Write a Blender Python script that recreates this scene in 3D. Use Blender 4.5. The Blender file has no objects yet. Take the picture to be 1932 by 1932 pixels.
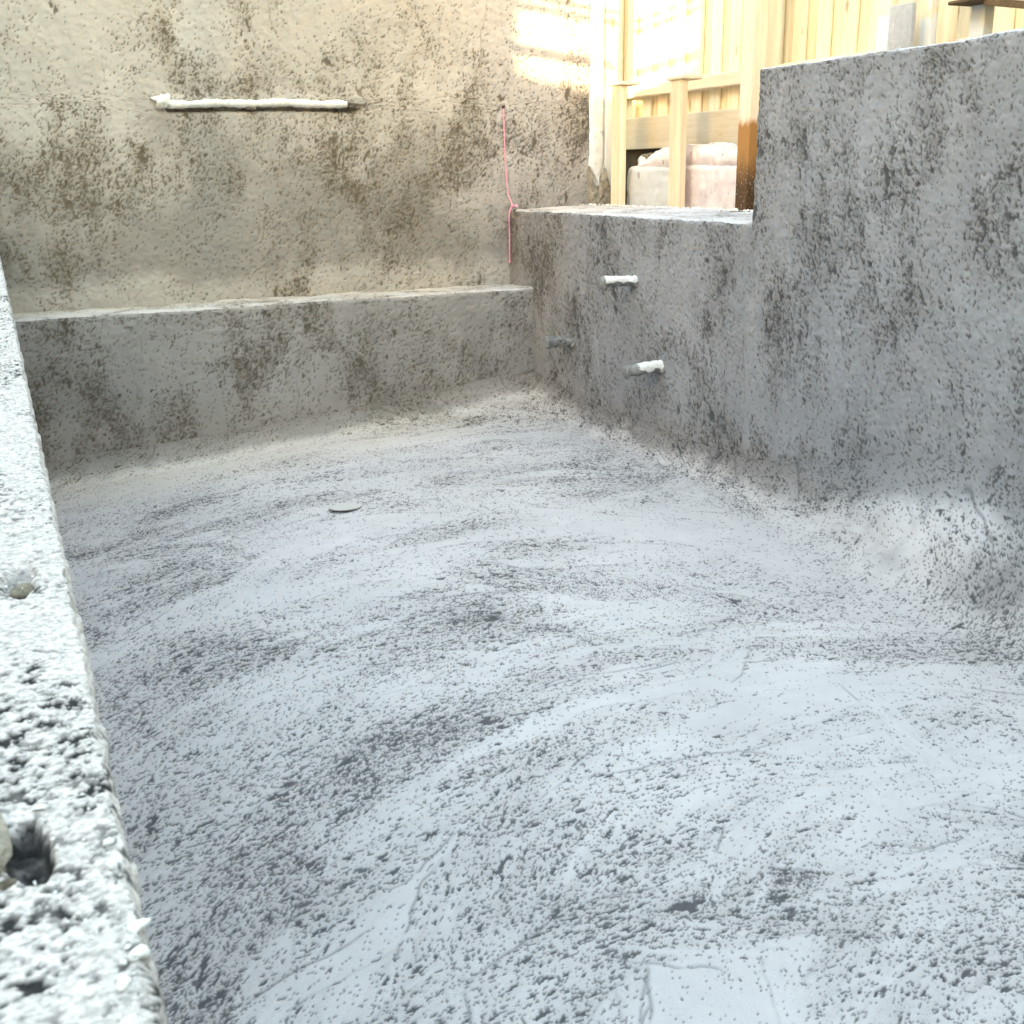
import bpy, bmesh, math, random
import numpy as np
from mathutils import Vector, Matrix

sc = bpy.context.scene
COL = sc.collection
R = math.radians

# ------------------------------------------------------------------ camera
cam_d = bpy.data.cameras.new('camera'); cam = bpy.data.objects.new('camera', cam_d); COL.objects.link(cam)
YAW, PITCH, ROLL = 0.4258, 0.3004, -0.0167
fw = Vector((math.sin(YAW)*math.cos(PITCH), math.cos(YAW)*math.cos(PITCH), -math.sin(PITCH)))
rt0 = Vector((math.cos(YAW), -math.sin(YAW), 0)); up0 = rt0.cross(fw)
rt = math.cos(ROLL)*rt0 + math.sin(ROLL)*up0; up = -math.sin(ROLL)*rt0 + math.cos(ROLL)*up0
cam.matrix_world = Matrix(((rt.x, up.x, -fw.x, 0), (rt.y, up.y, -fw.y, 0), (rt.z, up.z, -fw.z, 0), (0, 0, 0, 1)))
cam_d.sensor_width = 36; cam_d.sensor_fit = 'HORIZONTAL'; cam_d.lens = 36*2080/1932
cam_d.clip_start = .01; cam_d.clip_end = 300
cam_d.dof.use_dof = True; cam_d.dof.focus_distance = 4.6; cam_d.dof.aperture_fstop = 34
sc.camera = cam

# ------------------------------------------------------------------ sky and sun
SUN_EL, SX, SY = R(8.2), .85, .53
w = bpy.data.worlds.new("World"); sc.world = w; w.use_nodes = True
nt = w.node_tree; sky = nt.nodes.new('ShaderNodeTexSky'); sky.sky_type = 'NISHITA'; sky.sun_disc = False
sky.sun_elevation = SUN_EL; sky.sun_rotation = math.atan2(-SX, -SY) % (2*math.pi)
sky.dust_density = 2.2; sky.ozone_density = .55; sky.air_density = 1.6
nt.links.new(sky.outputs[0], nt.nodes['Background'].inputs[0]); nt.nodes['Background'].inputs[1].default_value = .15
sd = bpy.data.lights.new('sun', 'SUN'); so = bpy.data.objects.new('sun', sd); COL.objects.link(so)
sd.energy = 2.0; sd.angle = R(.5); sd.color = (1, .74, .38)
so.rotation_euler = Vector((SX, SY, -math.tan(SUN_EL))).to_track_quat('-Z', 'Y').to_euler(); so.location = (-8, -5, 6)
sc.view_settings.view_transform = 'Standard'; sc.view_settings.look = 'None'
sc.view_settings.exposure = 4.08; sc.view_settings.gamma = 1; sc.view_settings.use_curve_mapping = False
sc.cycles.max_bounces = 8; sc.cycles.diffuse_bounces = 6

# ------------------------------------------------------------------ numpy noise
def _h(ix, iy, iz, s):
    h = (ix.astype(np.uint32)*np.uint32(374761393)) ^ (iy.astype(np.uint32)*np.uint32(668265263)) ^ (iz.astype(np.uint32)*np.uint32(2246822519)) ^ np.uint32(s*3266489917 & 0xffffffff)
    h = (h ^ (h >> np.uint32(15)))*np.uint32(2246822519); h = (h ^ (h >> np.uint32(13)))*np.uint32(3266489917)
    return ((h ^ (h >> np.uint32(16))) & np.uint32(0xffffff)).astype(np.float32)/np.float32(0xffffff)
def vnoise(P, s=0):
    P = np.asarray(P, np.float64); f = np.floor(P); t = (P-f).astype(np.float32); t = t*t*t*(t*(t*6-15)+10)
    i = f.astype(np.int64); x, y, z = i[..., 0], i[..., 1], i[..., 2]
    def L(a, b, k): return a+(b-a)*k
    c = [[[_h(x+a, y+b, z+d, s) for d in (0, 1)] for b in (0, 1)] for a in (0, 1)]
    tx, ty, tz = t[..., 0], t[..., 1], t[..., 2]
    g = [L(L(c[a][0][0], c[a][0][1], tz), L(c[a][1][0], c[a][1][1], tz), ty) for a in (0, 1)]
    return L(g[0], g[1], tx)*2-1
ROT = np.array(Matrix.Rotation(.61, 3, 'Z') @ Matrix.Rotation(.43, 3, 'X') @ Matrix.Rotation(.37, 3, 'Y'))
def fbm(P, sc_, o=4, s=0, r=.5):
    v = 0; a = 1; P = np.asarray(P)*sc_
    for k in range(o): P = P@ROT; v = v+a*vnoise(P+17.3*k, s+k); P = P*2.03; a *= r
    return v
def sst(a, b, x): t = np.clip((x-a)/(b-a), 0, 1); return t*t*(3-2*t)

# ------------------------------------------------------------------ trowel strokes stamped on a surface grid
def trowel(a, b, strokes, seed, S0=.35):
    """a, b: coordinate lines of a surface; strokes are (centre a, centre b, radius, angle from, angle to, width, smoothness).
    Later strokes cover earlier ones. Gives smoothness, along / across coordinates and the torn edge lines."""
    A, B = np.meshgrid(a, b, indexing='ij'); n = A.shape
    S = np.full(n, S0); U = A*.8+B*.3; V = B*.9-A*.3; K = np.zeros(n); Ln = np.zeros(n)
    for k, (ca, cb, Rr, a0, a1, w_, sm) in enumerate(strokes):
        t = np.linspace(a0, a1, 24); pa = ca+Rr*np.cos(t); pb = cb+Rr*np.sin(t); m = w_
        i0, i1 = np.searchsorted(a, [pa.min()-m, pa.max()+m]); j0, j1 = np.searchsorted(b, [pb.min()-m, pb.max()+m])
        if i1-i0 < 2 or j1-j0 < 2: continue
        sl = (slice(i0, i1), slice(j0, j1)); x = A[sl]-ca; y = B[sl]-cb
        r = np.hypot(x, y); th = np.arctan2(y, x); am = (a0+a1)/2; d = (th-am+np.pi) % (2*np.pi)-np.pi
        hl = (a1-a0)/2*Rr; u = d*Rr; v = r-Rr
        wob = .03*np.sin(u*5+k)+.012*np.sin(u*17+k*2.1)
        e = (np.abs(v+wob)-w_/2); al = sst(.012, -.012, e)*sst(hl, hl-.10, np.abs(u)+.05*np.sin(v*60+k)+.03*np.sin(v*140))
        P = np.stack([u*3, v*26, np.full_like(u, k*3.7)], -1)
        st = vnoise(P, seed)
        al2 = al*np.clip(.72+.5*st, 0, 1)
        S[sl] = S[sl]*(1-al2)+al2*np.clip(sm+.22*st, 0, 1)
        U[sl] = np.where(al > .5, u+k*7.3, U[sl]); V[sl] = np.where(al > .5, v, V[sl]); K[sl] = np.where(al > .5, k, K[sl])
        L = np.exp(-((e+.006*vnoise(np.stack([u*24, v*0, np.full_like(u, k*2.9)], -1), seed+5))/.0032)**2)*sst(hl+.05, hl-.10, np.abs(u))*np.where(v > 0, 1, .35)*sst(.05, .55, vnoise(np.stack([u*9, u*0, np.full_like(u, k*1.3)], -1), seed+1)+.25*vnoise(np.stack([u*60, v*60, u*0], -1), seed+2))
        Ln[sl] = np.maximum(Ln[sl]*(1-al), L)
    return S, U, V, K, Ln
def grit(U, V, K, D, el, s0, seed, f=1., big=True):
    """torn pits of several sizes, drawn out along the stroke"""
    Z = K*1.7
    pit = np.zeros(U.shape)
    for q, (fr, t, sl_) in enumerate(((15, 1.06, 1.15), (36, .96, 1.0), (74, .78, 1.0), (140, .64, .9))):
        if q == 0 and not big: continue
        n = fbm(np.stack([U*fr*f/el, V*fr*f, Z], -1), 1., 3, seed+q*9, .55)
        th = np.maximum(t-sl_*D, .16)
        pit = np.maximum(pit, sst(th, th+.115, n)*(1 if q < 3 else .85))
    return pit

# ------------------------------------------------------------------ mesh helpers
def tag(o, label=None, cat=None, group=None, kind=None):
    for k, v in (('label', label), ('category', cat), ('group', group), ('kind', kind)):
        if v: o[k] = v
    return o
def link(name, me, mat, parent=None):
    o = bpy.data.objects.new(name, me); COL.objects.link(o)
    if mat and not me.materials: me.materials.append(mat)
    if parent: o.parent = parent
    return o
def empty(name, loc=(0, 0, 0)):
    o = bpy.data.objects.new(name, None); COL.objects.link(o); o.location = loc; o.empty_display_size = .05
    return o
def grids_mesh(name, grids, attrs=None, smooth=True):
    """grids: list of (n,m,3) arrays joined in one mesh"""
    vs = []; fs = []; base = 0
    for g in grids:
        n, m = g.shape[:2]; idx = np.arange(n*m).reshape(n, m)+base
        fs.append(np.stack([idx[:-1, :-1], idx[1:, :-1], idx[1:, 1:], idx[:-1, 1:]], -1).reshape(-1, 4)); vs.append(g.reshape(-1, 3)); base += n*m
    V = np.concatenate(vs).astype(np.float32); Fq = np.concatenate(fs).astype(np.int32)
    me = bpy.data.meshes.new(name)
    me.vertices.add(len(V)); me.vertices.foreach_set('co', V.ravel())
    me.loops.add(Fq.size); me.loops.foreach_set('vertex_index', Fq.ravel())
    me.polygons.add(len(Fq)); me.polygons.foreach_set('loop_start', np.arange(0, Fq.size, 4, dtype=np.int32)); me.polygons.foreach_set('loop_total', np.full(len(Fq), 4, np.int32))
    me.update(calc_edges=True)
    if smooth: me.polygons.foreach_set('use_smooth', np.ones(len(Fq), bool))
    for k, arr in (attrs or {}).items():
        a = me.attributes.new(k, 'FLOAT', 'POINT'); a.data.foreach_set('value', np.concatenate([q.ravel() for q in arr]).astype(np.float32))
    me.validate()
    return me
def lin(a, b, step): return np.linspace(a, b, max(2, int(round(abs(b-a)/step))+1))
def slab_faces(xs, ys, zs, skip=()):
    """outward facing grids of a box with given coordinate lines"""
    x0, x1, y0, y1, z0, z1 = xs[0], xs[-1], ys[0], ys[-1], zs[0], zs[-1]
    out = []
    def G(a, b, f):
        A, B = np.meshgrid(a, b, indexing='ij'); return np.stack(f(A, B), -1)
    c = lambda A, v: np.full_like(A, v)
    if '-x' not in skip: out.append(G(zs, ys, lambda z, y: (c(z, x0), y, z)))
    if '+x' not in skip: out.append(G(ys, zs, lambda y, z: (c(z, x1), y, z)))
    if '-y' not in skip: out.append(G(xs, zs, lambda x, z: (x, c(x, y0), z)))
    if '+y' not in skip: out.append(G(zs, xs, lambda z, x: (x, c(x, y1), z)))
    if '+z' not in skip: out.append(G(xs, ys, lambda x, y: (x, y, c(x, z1))))
    if '-z' not in skip: out.append(G(ys, xs, lambda y, x: (x, y, c(x, z0))))
    return out
def round_faces(gs, lo, hi, r, disp=None):
    """round the edges of box faces and push them along the rounded normal"""
    lo = np.array(lo, float); hi = np.array(hi, float); out = []
    for g in gs:
        c = np.clip(g, lo+r, hi-r); d = g-c; n = np.linalg.norm(d, axis=-1, keepdims=True); n = d/np.maximum(n, 1e-9)
        p = c+n*r
        if disp is not None: p = p+n*disp(p, n)[..., None]
        out.append(p)
    return out
def bm_obj(name, bm, mat, parent=None, smooth=False):
    me = bpy.data.meshes.new(name); bm.normal_update(); bm.to_mesh(me); bm.free()
    if smooth:
        for p in me.polygons: p.use_smooth = True
    return link(name, me, mat, parent)
def box_bm(lo, hi, bev=.003, seg=1, cuts=0, bm=None):
    nb = bmesh.new(); bmesh.ops.create_cube(nb, size=1)
    lo = Vector(lo); hi = Vector(hi); s = hi-lo; c = (lo+hi)/2
    for v in nb.verts: v.co = Vector((v.co.x*s.x, v.co.y*s.y, v.co.z*s.z))+c
    if bev: bmesh.ops.bevel(nb, geom=nb.edges[:], offset=bev, segments=seg, affect='EDGES')
    if cuts:
        ax = max(range(3), key=lambda i: s[i])
        es = [e for e in nb.edges if abs((e.verts[0].co-e.verts[1].co)[ax]) > .5*s[ax]]
        bmesh.ops.subdivide_edges(nb, edges=es, cuts=cuts, use_grid_fill=True)
    return nb
def box(name, lo, hi, mat, parent=None, bev=.003, rot=None, cuts=0, jit=0, seed=0):
    b = box_bm(lo, hi, bev, cuts=cuts)
    if rot is not None:
        c = (Vector(lo)+Vector(hi))/2; bmesh.ops.rotate(b, verts=b.verts, cent=c, matrix=rot)
    if jit:
        rr = random.Random(seed); k = [rr.uniform(0, 9) for _ in range(4)]
        for v in b.verts:
            v.co += Vector((math.sin(v.co.z*3+k[0]), math.sin(v.co.z*3.7+k[1]), 0))*jit
    return bm_obj(name, b, mat, parent)
def blob_mesh(name, rad, seed, sub=3, amp=.35, freq=1.6, sx=1, sy=1, sz=1, flat=False):
    b = bmesh.new(); bmesh.ops.create_icosphere(b, subdivisions=sub, radius=1)
    P = np.array([v.co[:] for v in b.verts]); d = 1+amp*fbm(P, freq, 3, seed)
    # flatten random facets so that it reads as a broken crumb
    rng = np.random.default_rng(seed)
    Q = P*d[:, None]
    for _ in range(9):
        n = rng.normal(size=3); n /= np.linalg.norm(n); h = rng.uniform(.62, .85); k = Q@n; Q -= np.outer(np.maximum(k-h, 0)*.92, n)
    for v, q in zip(b.verts, Q): v.co = (q[0]*rad*sx, q[1]*rad*sy, q[2]*rad*sz)
    me = bpy.data.meshes.new(name); b.to_mesh(me); b.free()
    if not flat:
        for p in me.polygons: p.use_smooth = True
    return me
def tube_mesh(name, pts, rad, n=8):
    pts = [Vector(p) for p in pts]; gs = []
    rads = rad if hasattr(rad, '__len__') else [rad]*len(pts)
    A = np.linspace(0, 2*math.pi, n+1)
    rows = []
    prev = None
    for i, p in enumerate(pts):
        t = (pts[min(i+1, len(pts)-1)]-pts[max(i-1, 0)]).normalized()
        u = (prev - t*prev.dot(t)).normalized() if prev is not None else t.orthogonal().normalized()
        prev = u; v = t.cross(u)
        rows.append([(p+(u*math.cos(a)+v*math.sin(a))*rads[i])[:] for a in A])
    return grids_mesh(name, [np.array(rows)])
def join(name, meshes, mat, parent=None):
    b = bmesh.new()
    for me, M in meshes:
        t = me.copy(); t.transform(M); b.from_mesh(t); bpy.data.meshes.remove(t)
    return bm_obj(name, b, mat, parent, True)

# ------------------------------------------------------------------ node helpers
class NB:
    def __init__(s, name):
        s.m = bpy.data.materials.new(name); s.m.use_nodes = True; s.t = s.m.node_tree; s.b = s.t.nodes['Principled BSDF']
        s.b.inputs['Roughness'].default_value = .85; s.b.inputs['Specular IOR Level'].default_value = .25
        g = s.t.nodes.new('ShaderNodeNewGeometry'); s.P = g.outputs['Position']; s.N = g.outputs['True Normal']
        s.oi = s.t.nodes.new('ShaderNodeObjectInfo')
    def put(s, i, v):
        if hasattr(v, 'node'): s.t.links.new(v, i)
        elif hasattr(v, '__len__') and len(v) == 3 and i.type == 'RGBA': i.default_value = (*v, 1)
        else: i.default_value = v
    def math(s, op, a, b=0., c=0., clamp=False):
        n = s.t.nodes.new('ShaderNodeMath'); n.operation = op; n.use_clamp = clamp
        s.put(n.inputs[0], a); s.put(n.inputs[1], b); s.put(n.inputs[2], c); return n.outputs[0]
    def add(s, a, b): return s.math('ADD', a, b)
    def mul(s, a, b): return s.math('MULTIPLY', a, b)
    def sub(s, a, b): return s.math('SUBTRACT', a, b)
    def vm(s, op, a, b=(0, 0, 0), scale=None):
        n = s.t.nodes.new('ShaderNodeVectorMath'); n.operation = op; s.put(n.inputs[0], a)
        if op == 'SCALE': s.put(n.inputs['Scale'], scale)
        else: s.put(n.inputs[1], b)
        return n.outputs['Value'] if op in ('LENGTH', 'DOT_PRODUCT', 'DISTANCE') else n.outputs[0]
    def noise(s, v, scale, detail=2, rough=.5, dist=0, col=False):
        n = s.t.nodes.new('ShaderNodeTexNoise'); s.put(n.inputs['Vector'], v); s.put(n.inputs['Scale'], scale); n.inputs['Detail'].default_value = detail
        n.inputs['Roughness'].default_value = rough; n.inputs['Distortion'].default_value = dist
        return n.outputs['Color' if col else 'Fac']
    def sst(s, v, a, b, lo=0., hi=1.):
        n = s.t.nodes.new('ShaderNodeMapRange'); n.interpolation_type = 'SMOOTHSTEP'
        s.put(n.inputs['Value'], v); s.put(n.inputs['From Min'], a); s.put(n.inputs['From Max'], b); s.put(n.inputs['To Min'], lo); s.put(n.inputs['To Max'], hi)
        return n.outputs[0]
    def mix(s, f, a, b):
        n = s.t.nodes.new('ShaderNodeMix'); n.data_type = 'RGBA'; s.put(n.inputs[0], f); s.put(n.inputs[6], a); s.put(n.inputs[7], b); return n.outputs[2]
    def mixf(s, f, a, b):
        n = s.t.nodes.new('ShaderNodeMix'); n.data_type = 'FLOAT'; s.put(n.inputs[0], f); s.put(n.inputs[2], a); s.put(n.inputs[3], b); return n.outputs[0]
    def sep(s, v):
        n = s.t.nodes.new('ShaderNodeSeparateXYZ'); s.put(n.inputs[0], v); return n.outputs
    def comb(s, x, y, z):
        n = s.t.nodes.new('ShaderNodeCombineXYZ')
        for i, v in enumerate((x, y, z)): s.put(n.inputs[i], v)
        return n.outputs[0]
    def attr(s, name):
        n = s.t.nodes.new('ShaderNodeAttribute'); n.attribute_name = name; return n.outputs['Fac']
    def bump(s, h, dist=.004, strength=1.):
        n = s.t.nodes.new('ShaderNodeBump'); n.inputs['Distance'].default_value = dist; n.inputs['Strength'].default_value = strength; s.put(n.inputs['Height'], h)
        s.t.links.new(n.outputs[0], s.b.inputs['Normal'])
    def color(s, c): s.put(s.b.inputs['Base Color'], c); return s.m

# ------------------------------------------------------------------ materials
def concrete_material():
    n = NB('fresh_concrete'); P = n.P; X, Y, Z = n.sep(P)
    pit, rgh, tone = n.attr('pit'), n.attr('rough'), n.attr('tone')
    warm = n.mul(n.add(n.mul(n.sst(Y, 5.2, 6.05), .68), n.mul(n.sst(Y, 6.2, 6.35), .32)), n.sst(X, 3.2, 2.3, .55, 1.))  # warm bounce light on the back wall, put into its colour
    blot = n.noise(P, 1.7, 4, .6); mid = n.noise(P, 9, 4, .62)
    smooth_c = n.mix(warm, (.462, .468, .512), (.51, .452, .385))
    rough_c = n.mix(warm, (.345, .335, .345), (.34, .285, .215))
    pit_c = n.mix(warm, (.06, .06, .065), (.115, .087, .054))  # darker torn matrix, with the shade inside the pits painted in
    base = n.mix(n.mul(rgh, .66), smooth_c, rough_c)
    f1 = n.noise(P, 300, 3, .65)
    smooth_c = n.mix(n.mul(n.sst(Z, -1.1, -1.32), .8), smooth_c, (.575, .507, .476))
    gain = n.add(n.mul(n.sub(blot, .5), .40), n.add(n.mul(n.sub(mid, .5), .22), 1.))
    fine = n.add(1., n.mul(n.sub(f1, .5), n.mixf(rgh, .25, .9)))
    base = n.vm('SCALE', base, scale=n.mul(tone, n.mul(gain, fine)))
    base = n.vm('MULTIPLY', base, n.mix(n.mul(n.sst(Z, -1.1, -1.32), n.sub(1., n.mul(warm, .8))), (1, 1, 1), (.955, .89, .835)))   # floor tinted warmer, less so towards the back
    s1 = n.noise(n.vm('MULTIPLY', P, (.75, 1.2, .75)), 150, 3, .66); s2 = n.noise(P, 330, 2, .6)
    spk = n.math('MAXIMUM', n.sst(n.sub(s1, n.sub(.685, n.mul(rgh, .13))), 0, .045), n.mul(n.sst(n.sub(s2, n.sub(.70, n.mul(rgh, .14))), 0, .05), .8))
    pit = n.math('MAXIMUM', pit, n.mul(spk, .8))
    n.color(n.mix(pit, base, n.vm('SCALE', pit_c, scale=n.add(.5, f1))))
    n.bump(n.add(n.mul(f1, n.mixf(rgh, .35, 1.2)), n.mul(n.noise(P, 26, 3, .6), .7)), .003, .9)
    n.put(n.b.inputs['Roughness'], .92); n.b.inputs['Specular IOR Level'].default_value = .12
    return n.m
M_CONC = concrete_material()

def coping_material():
    n = NB('coping_concrete'); P = n.P; a = n.attr('pit')
    f = n.noise(P, 900, 3, .6); m = n.noise(P, 60, 4, .6); l = n.noise(P, 7, 3, .6)
    g = n.add(.55, n.add(n.mul(f, .3), n.mul(m, .35)))
    g = n.add(g, n.mul(n.sub(l, .5), .25))
    g = n.mul(g, n.mixf(n.sst(n.noise(n.vm('MULTIPLY', P, (.7, 1, 1)), 360, 4, .65), .36, .58), .66, 1.1))
    base = n.vm('SCALE', n.mix(n.noise(P, 25, 3, .6), (.53, .485, .475), (.49, .445, .425)), scale=g)
    n.color(n.mix(a, base, (.025, .024, .024)))  # shade of pits and hollow is put into the colour
    n.bump(n.add(n.noise(P, 900, 4, .65), n.mul(n.noise(P, 320, 3, .6), .5)), .0006, .7); n.b.inputs['Roughness'].default_value = .95; n.b.inputs['Specular IOR Level'].default_value = .1
    return n.m
M_COP = coping_material()

def plaster(name, c1, c2, scale=30, bump=.003, spots=None):
    n = NB(name); f = n.noise(n.P, scale, 4, .65); l = n.noise(n.P, scale*.15, 3, .6)
    c = n.mix(n.sst(n.add(n.mul(f, .5), n.mul(l, .5)), .35, .65), c1, c2)
    if spots: c = n.mix(n.sst(n.noise(n.vm('MULTIPLY', n.P, (1, 1, .6)), scale*1.4, 2, .5), .68, .74), c, spots)
    n.color(c); n.bump(n.noise(n.P, scale*5, 4, .6), bump, .7); return n.m
M_WHITE = plaster('white_render', (.62, .62, .62), (.78, .78, .77), 25, .003, (.35, .34, .33))
M_PINK = plaster('pink_render', (.62, .52, .53), (.72, .67, .67), 14, .004, (.36, .28, .28))
M_GREYBLOCK = plaster('pale_grey_render', (.52, .53, .54), (.60, .61, .62), 12, .003, (.3, .29, .28))
M_PVC = plaster('dusty_white_plastic', (.58, .55, .49), (.78, .76, .70), 55, .002, (.42, .40, .36))
M_TAPE = plaster('white_tape', (.58, .58, .58), (.86, .86, .86), 50, .003, (.30, .30, .30))
M_MORTAR = plaster('grey_mortar', (.13, .13, .13), (.33, .33, .325), 70, .006, (.06, .06, .06))
M_MORTARW = plaster('brown_mortar', (.17, .145, .115), (.36, .33, .28), 60, .006, (.08, .06, .04))
M_CRUMB = plaster('pale_crumb', (.74, .73, .72), (.86, .86, .85), 260, .002)
M_LUMP = plaster('brown_lump', (.07, .055, .04), (.26, .23, .18), 160, .004)
M_SOIL = plaster('soil', (.10, .075, .05), (.20, .155, .11), 6, .03)
M_GAPDARK = plaster('gap_shade_dark', (.03, .024, .018), (.06, .045, .032), 20, .006)  # dark colour standing in for shade in the fence gap
M_BLOCKER = plaster('blocker_render', (.30, .30, .30), (.36, .36, .355), 4, .003)
M_NAIL = NB('rusty_nail').color((.06, .04, .03))
def string_mat():
    n = NB('pink_twine'); z = n.sep(n.P)[2]
    n.color(n.mix(n.sst(n.noise(n.vm('MULTIPLY', n.P, (1, 1, 3)), 90, 2), .35, .65), (.85, .22, .36), (.9, .42, .50))); return n.m
M_STRING = string_mat()

def timber(name, c_light, c_dark, along='z', knots=True, stain=None, grey=0):
    n = NB(name); P = n.P
    off = n.mul(n.oi.outputs['Random'], 53.)
    Pr = n.vm('ADD', P, n.comb(off, n.mul(off, .7), n.mul(off, 1.3)))
    k = {'z': (1, 1, .05), 'y': (1, .05, 1), 'x': (.05, 1, 1)}[along]
    Ps = n.vm('MULTIPLY', Pr, k)
    g1 = n.noise(Ps, 38, 4, .6, .6); g2 = n.noise(Ps, 190, 3, .6)
    g = n.add(n.mul(g1, .65), n.mul(g2, .35))
    c = n.mix(n.sst(g, .38, .66), c_light, c_dark)
    tone = n.add(.88, n.mul(n.oi.outputs['Random'], .22)); c = n.vm('SCALE', c, scale=tone)
    if knots:
        k2 = {'z': (1, 1, .42), 'y': (1, .42, 1), 'x': (.42, 1, 1)}[along]
        vo = n.t.nodes.new('ShaderNodeTexVoronoi'); n.put(vo.inputs['Vector'], n.vm('MULTIPLY', Pr, k2)); vo.inputs['Scale'].default_value = 7.5
        kk = n.sst(n.add(vo.outputs['Distance'], n.mul(n.noise(Pr, 40, 2), .08)), .19, .10)
        c = n.mix(n.mul(kk, .75), c, (c_dark[0]*.45, c_dark[1]*.36, c_dark[2]*.28))
    if grey: c = n.mix(n.mul(n.sst(n.noise(Pr, 6, 4, .6), .4, .65), grey), c, (.5, .49, .46))
    if stain: c = stain(n, c)
    n.color(c); n.bump(g, .0015, .7); n.b.inputs['Roughness'].default_value = .75
    return n.m
M_PALING = timber('pine_paling', (.80, .73, .58), (.70, .60, .43))
M_PALINGB = timber('pine_paling_rear', (.76, .66, .46), (.62, .49, .29))
M_RAIL = timber('pine_rail', (.70, .62, .48), (.60, .51, .37), 'y', False, None, .4)
M_PLINTH = timber('grey_pine_plinth', (.52, .47, .37), (.44, .385, .29), 'y', True, None, .35)
M_STAKE = timber('fresh_pine_stake', (.74, .62, .46), (.63, .49, .33))
def wet(n, c):
    z = n.sep(n.P)[2]; e = n.add(z, n.mul(n.sub(n.noise(n.vm('MULTIPLY', n.P, (1, 1, .3)), 30, 3), .5), .12))
    c = n.mix(n.sst(e, .245, .20), c, (.34, .17, .055)); c = n.mix(n.sst(e, .10, -.12), c, (.085, .045, .022))
    return n.mix(n.mul(n.sst(n.noise(n.P, 130, 2), .66, .70), n.sst(z, .08, -.05)), c, (.6, .57, .52))
M_POST = timber('post_pine', (.77, .62, .50), (.67, .51, .38), 'z', True, wet)
def splat(n, c):
    z = n.sep(n.P)[2]; return n.mix(n.sst(n.add(n.noise(n.P, 9, 4, .6), n.mul(n.sub(.58, z), .9)), .42, .52), c, (.66, .66, .65))
M_STAKEW = timber('splattered_stake', (.74, .66, .52), (.64, .54, .38), 'z', True, splat)
M_DARKWOOD = timber('dark_timber', (.14, .09, .045), (.08, .05, .025), 'x', False)  # dark tone for the cap and the plank's lower half
M_BLUEPINE = timber('mortar_stained_post', (.72, .68, .60), (.64, .58, .48), 'z', False, splat)

# ------------------------------------------------------------------ ground
XR, XL, YB, YL = 2.93, .014, 6.44, 6.095
ZC, ZL, ZF, ZT = -.23, -.679, -1.365, .384
def rect_ring(z, lo, hi, big):
    (x0, y0), (x1, y1) = lo, hi; B = big
    return [(-B, x0, -B, B), (x1, B, -B, B), (x0, x1, -B, y0), (x0, x1, y1, B)]
gs = []
for a, b, c, d in rect_ring(-.42, (-.2, -2.2), (3.3, 6.6), 60):
    xs = np.unique(np.concatenate([np.linspace(a, b, 14), np.clip(np.arange(-8, 12, .25), a, b)])); ys = np.unique(np.concatenate([np.linspace(c, d, 14), np.clip(np.arange(-6, 10, .25), c, d)]))
    Xg, Yg = np.meshgrid(xs, ys, indexing='ij'); Pz = np.stack([Xg, Yg, np.zeros_like(Xg)], -1)
    gs.append(np.stack([Xg, Yg, -.42+.03*fbm(Pz, 1.3, 3, 5)], -1))
tag(link('ground', grids_mesh('ground', gs), M_SOIL), kind='structure')

# ------------------------------------------------------------------ pool floor with coved edges
def arcd(d, Rc): t = np.clip(Rc-d, 0, Rc); return Rc-np.sqrt(np.maximum(Rc*Rc-t*t, 0))
def covespace(a, b, step, R1, R2):
    th = np.linspace(0, math.pi/2, 34)
    l = a+R1*(1-np.sin(th[::-1])); r_ = b-R2*(1-np.sin(th))
    return np.concatenate([l[:-1], np.linspace(a+R1, b-R2, int((b-a-R1-R2)/step)), r_[::-1][::-1][::-1][1:] if False else np.sort(r_)[1:]])
RX, RY = .46, .14
def zfloor(X, Y):
    return -1.385-.15*sst(2.6, .3, X)*sst(3.4, 6., Y)+.07*sst(.75, 0, np.hypot(XR-X, YL-Y))
th_ = np.linspace(0, math.pi/2, 120)
xs = np.concatenate([XL+.07*(1-np.sin(th_[::8])), np.arange(XL+.0743, XR-RX, .0043), (XR-RX*(1-np.sin(th_[::-1])))[::-1]]); xs = np.unique(xs)
yy = [-1.9, -1.8, -1.7]
while yy[-1] < .9: yy.append(yy[-1]+.03)
while yy[-1] < YL-RY: yy.append(yy[-1]+max(.0032, .0019*(yy[-1]+.6)))
ys = np.unique(np.concatenate([np.array(yy[:-1]), YL-RY*(1-np.sin(np.linspace(0, math.pi/2, 44)))]))
Xg, Yg = np.meshgrid(xs, ys, indexing='ij')
rg = np.random.default_rng(12); stk = []
for k in range(190):                                     # broad sweeps round the places where the worker knelt
    cx, cy = ((1.5, 1.0), (1.1, 2.6), (2.0, 3.4), (1.2, 4.1))[k % 4]; cx += rg.normal(0, .25); cy += rg.normal(0, .3)
    Rr = rg.uniform(.5, 2.1); am = rg.normal(1.5, .5); hl = rg.uniform(.3, .95)/Rr
    stk.append((cx, cy, Rr, am-hl, am+hl, rg.uniform(.07, .26), rg.choice([.05, .35, .7, 1.], p=[.25, .25, .25, .25])))
for k in range(16):                                     # short strokes every way
    cx, cy = rg.uniform(.2, 2.9), rg.uniform(.6, 6); Rr = rg.uniform(.3, 1.2); am = rg.uniform(-3, 3); hl = rg.uniform(.10, .3)/Rr
    stk.append((cx-Rr*math.cos(am), cy-Rr*math.sin(am), Rr, am-hl, am+hl, rg.uniform(.05, .16), rg.choice([.1, .45, .75, 1.], p=[.25, .3, .25, .2])))
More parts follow.
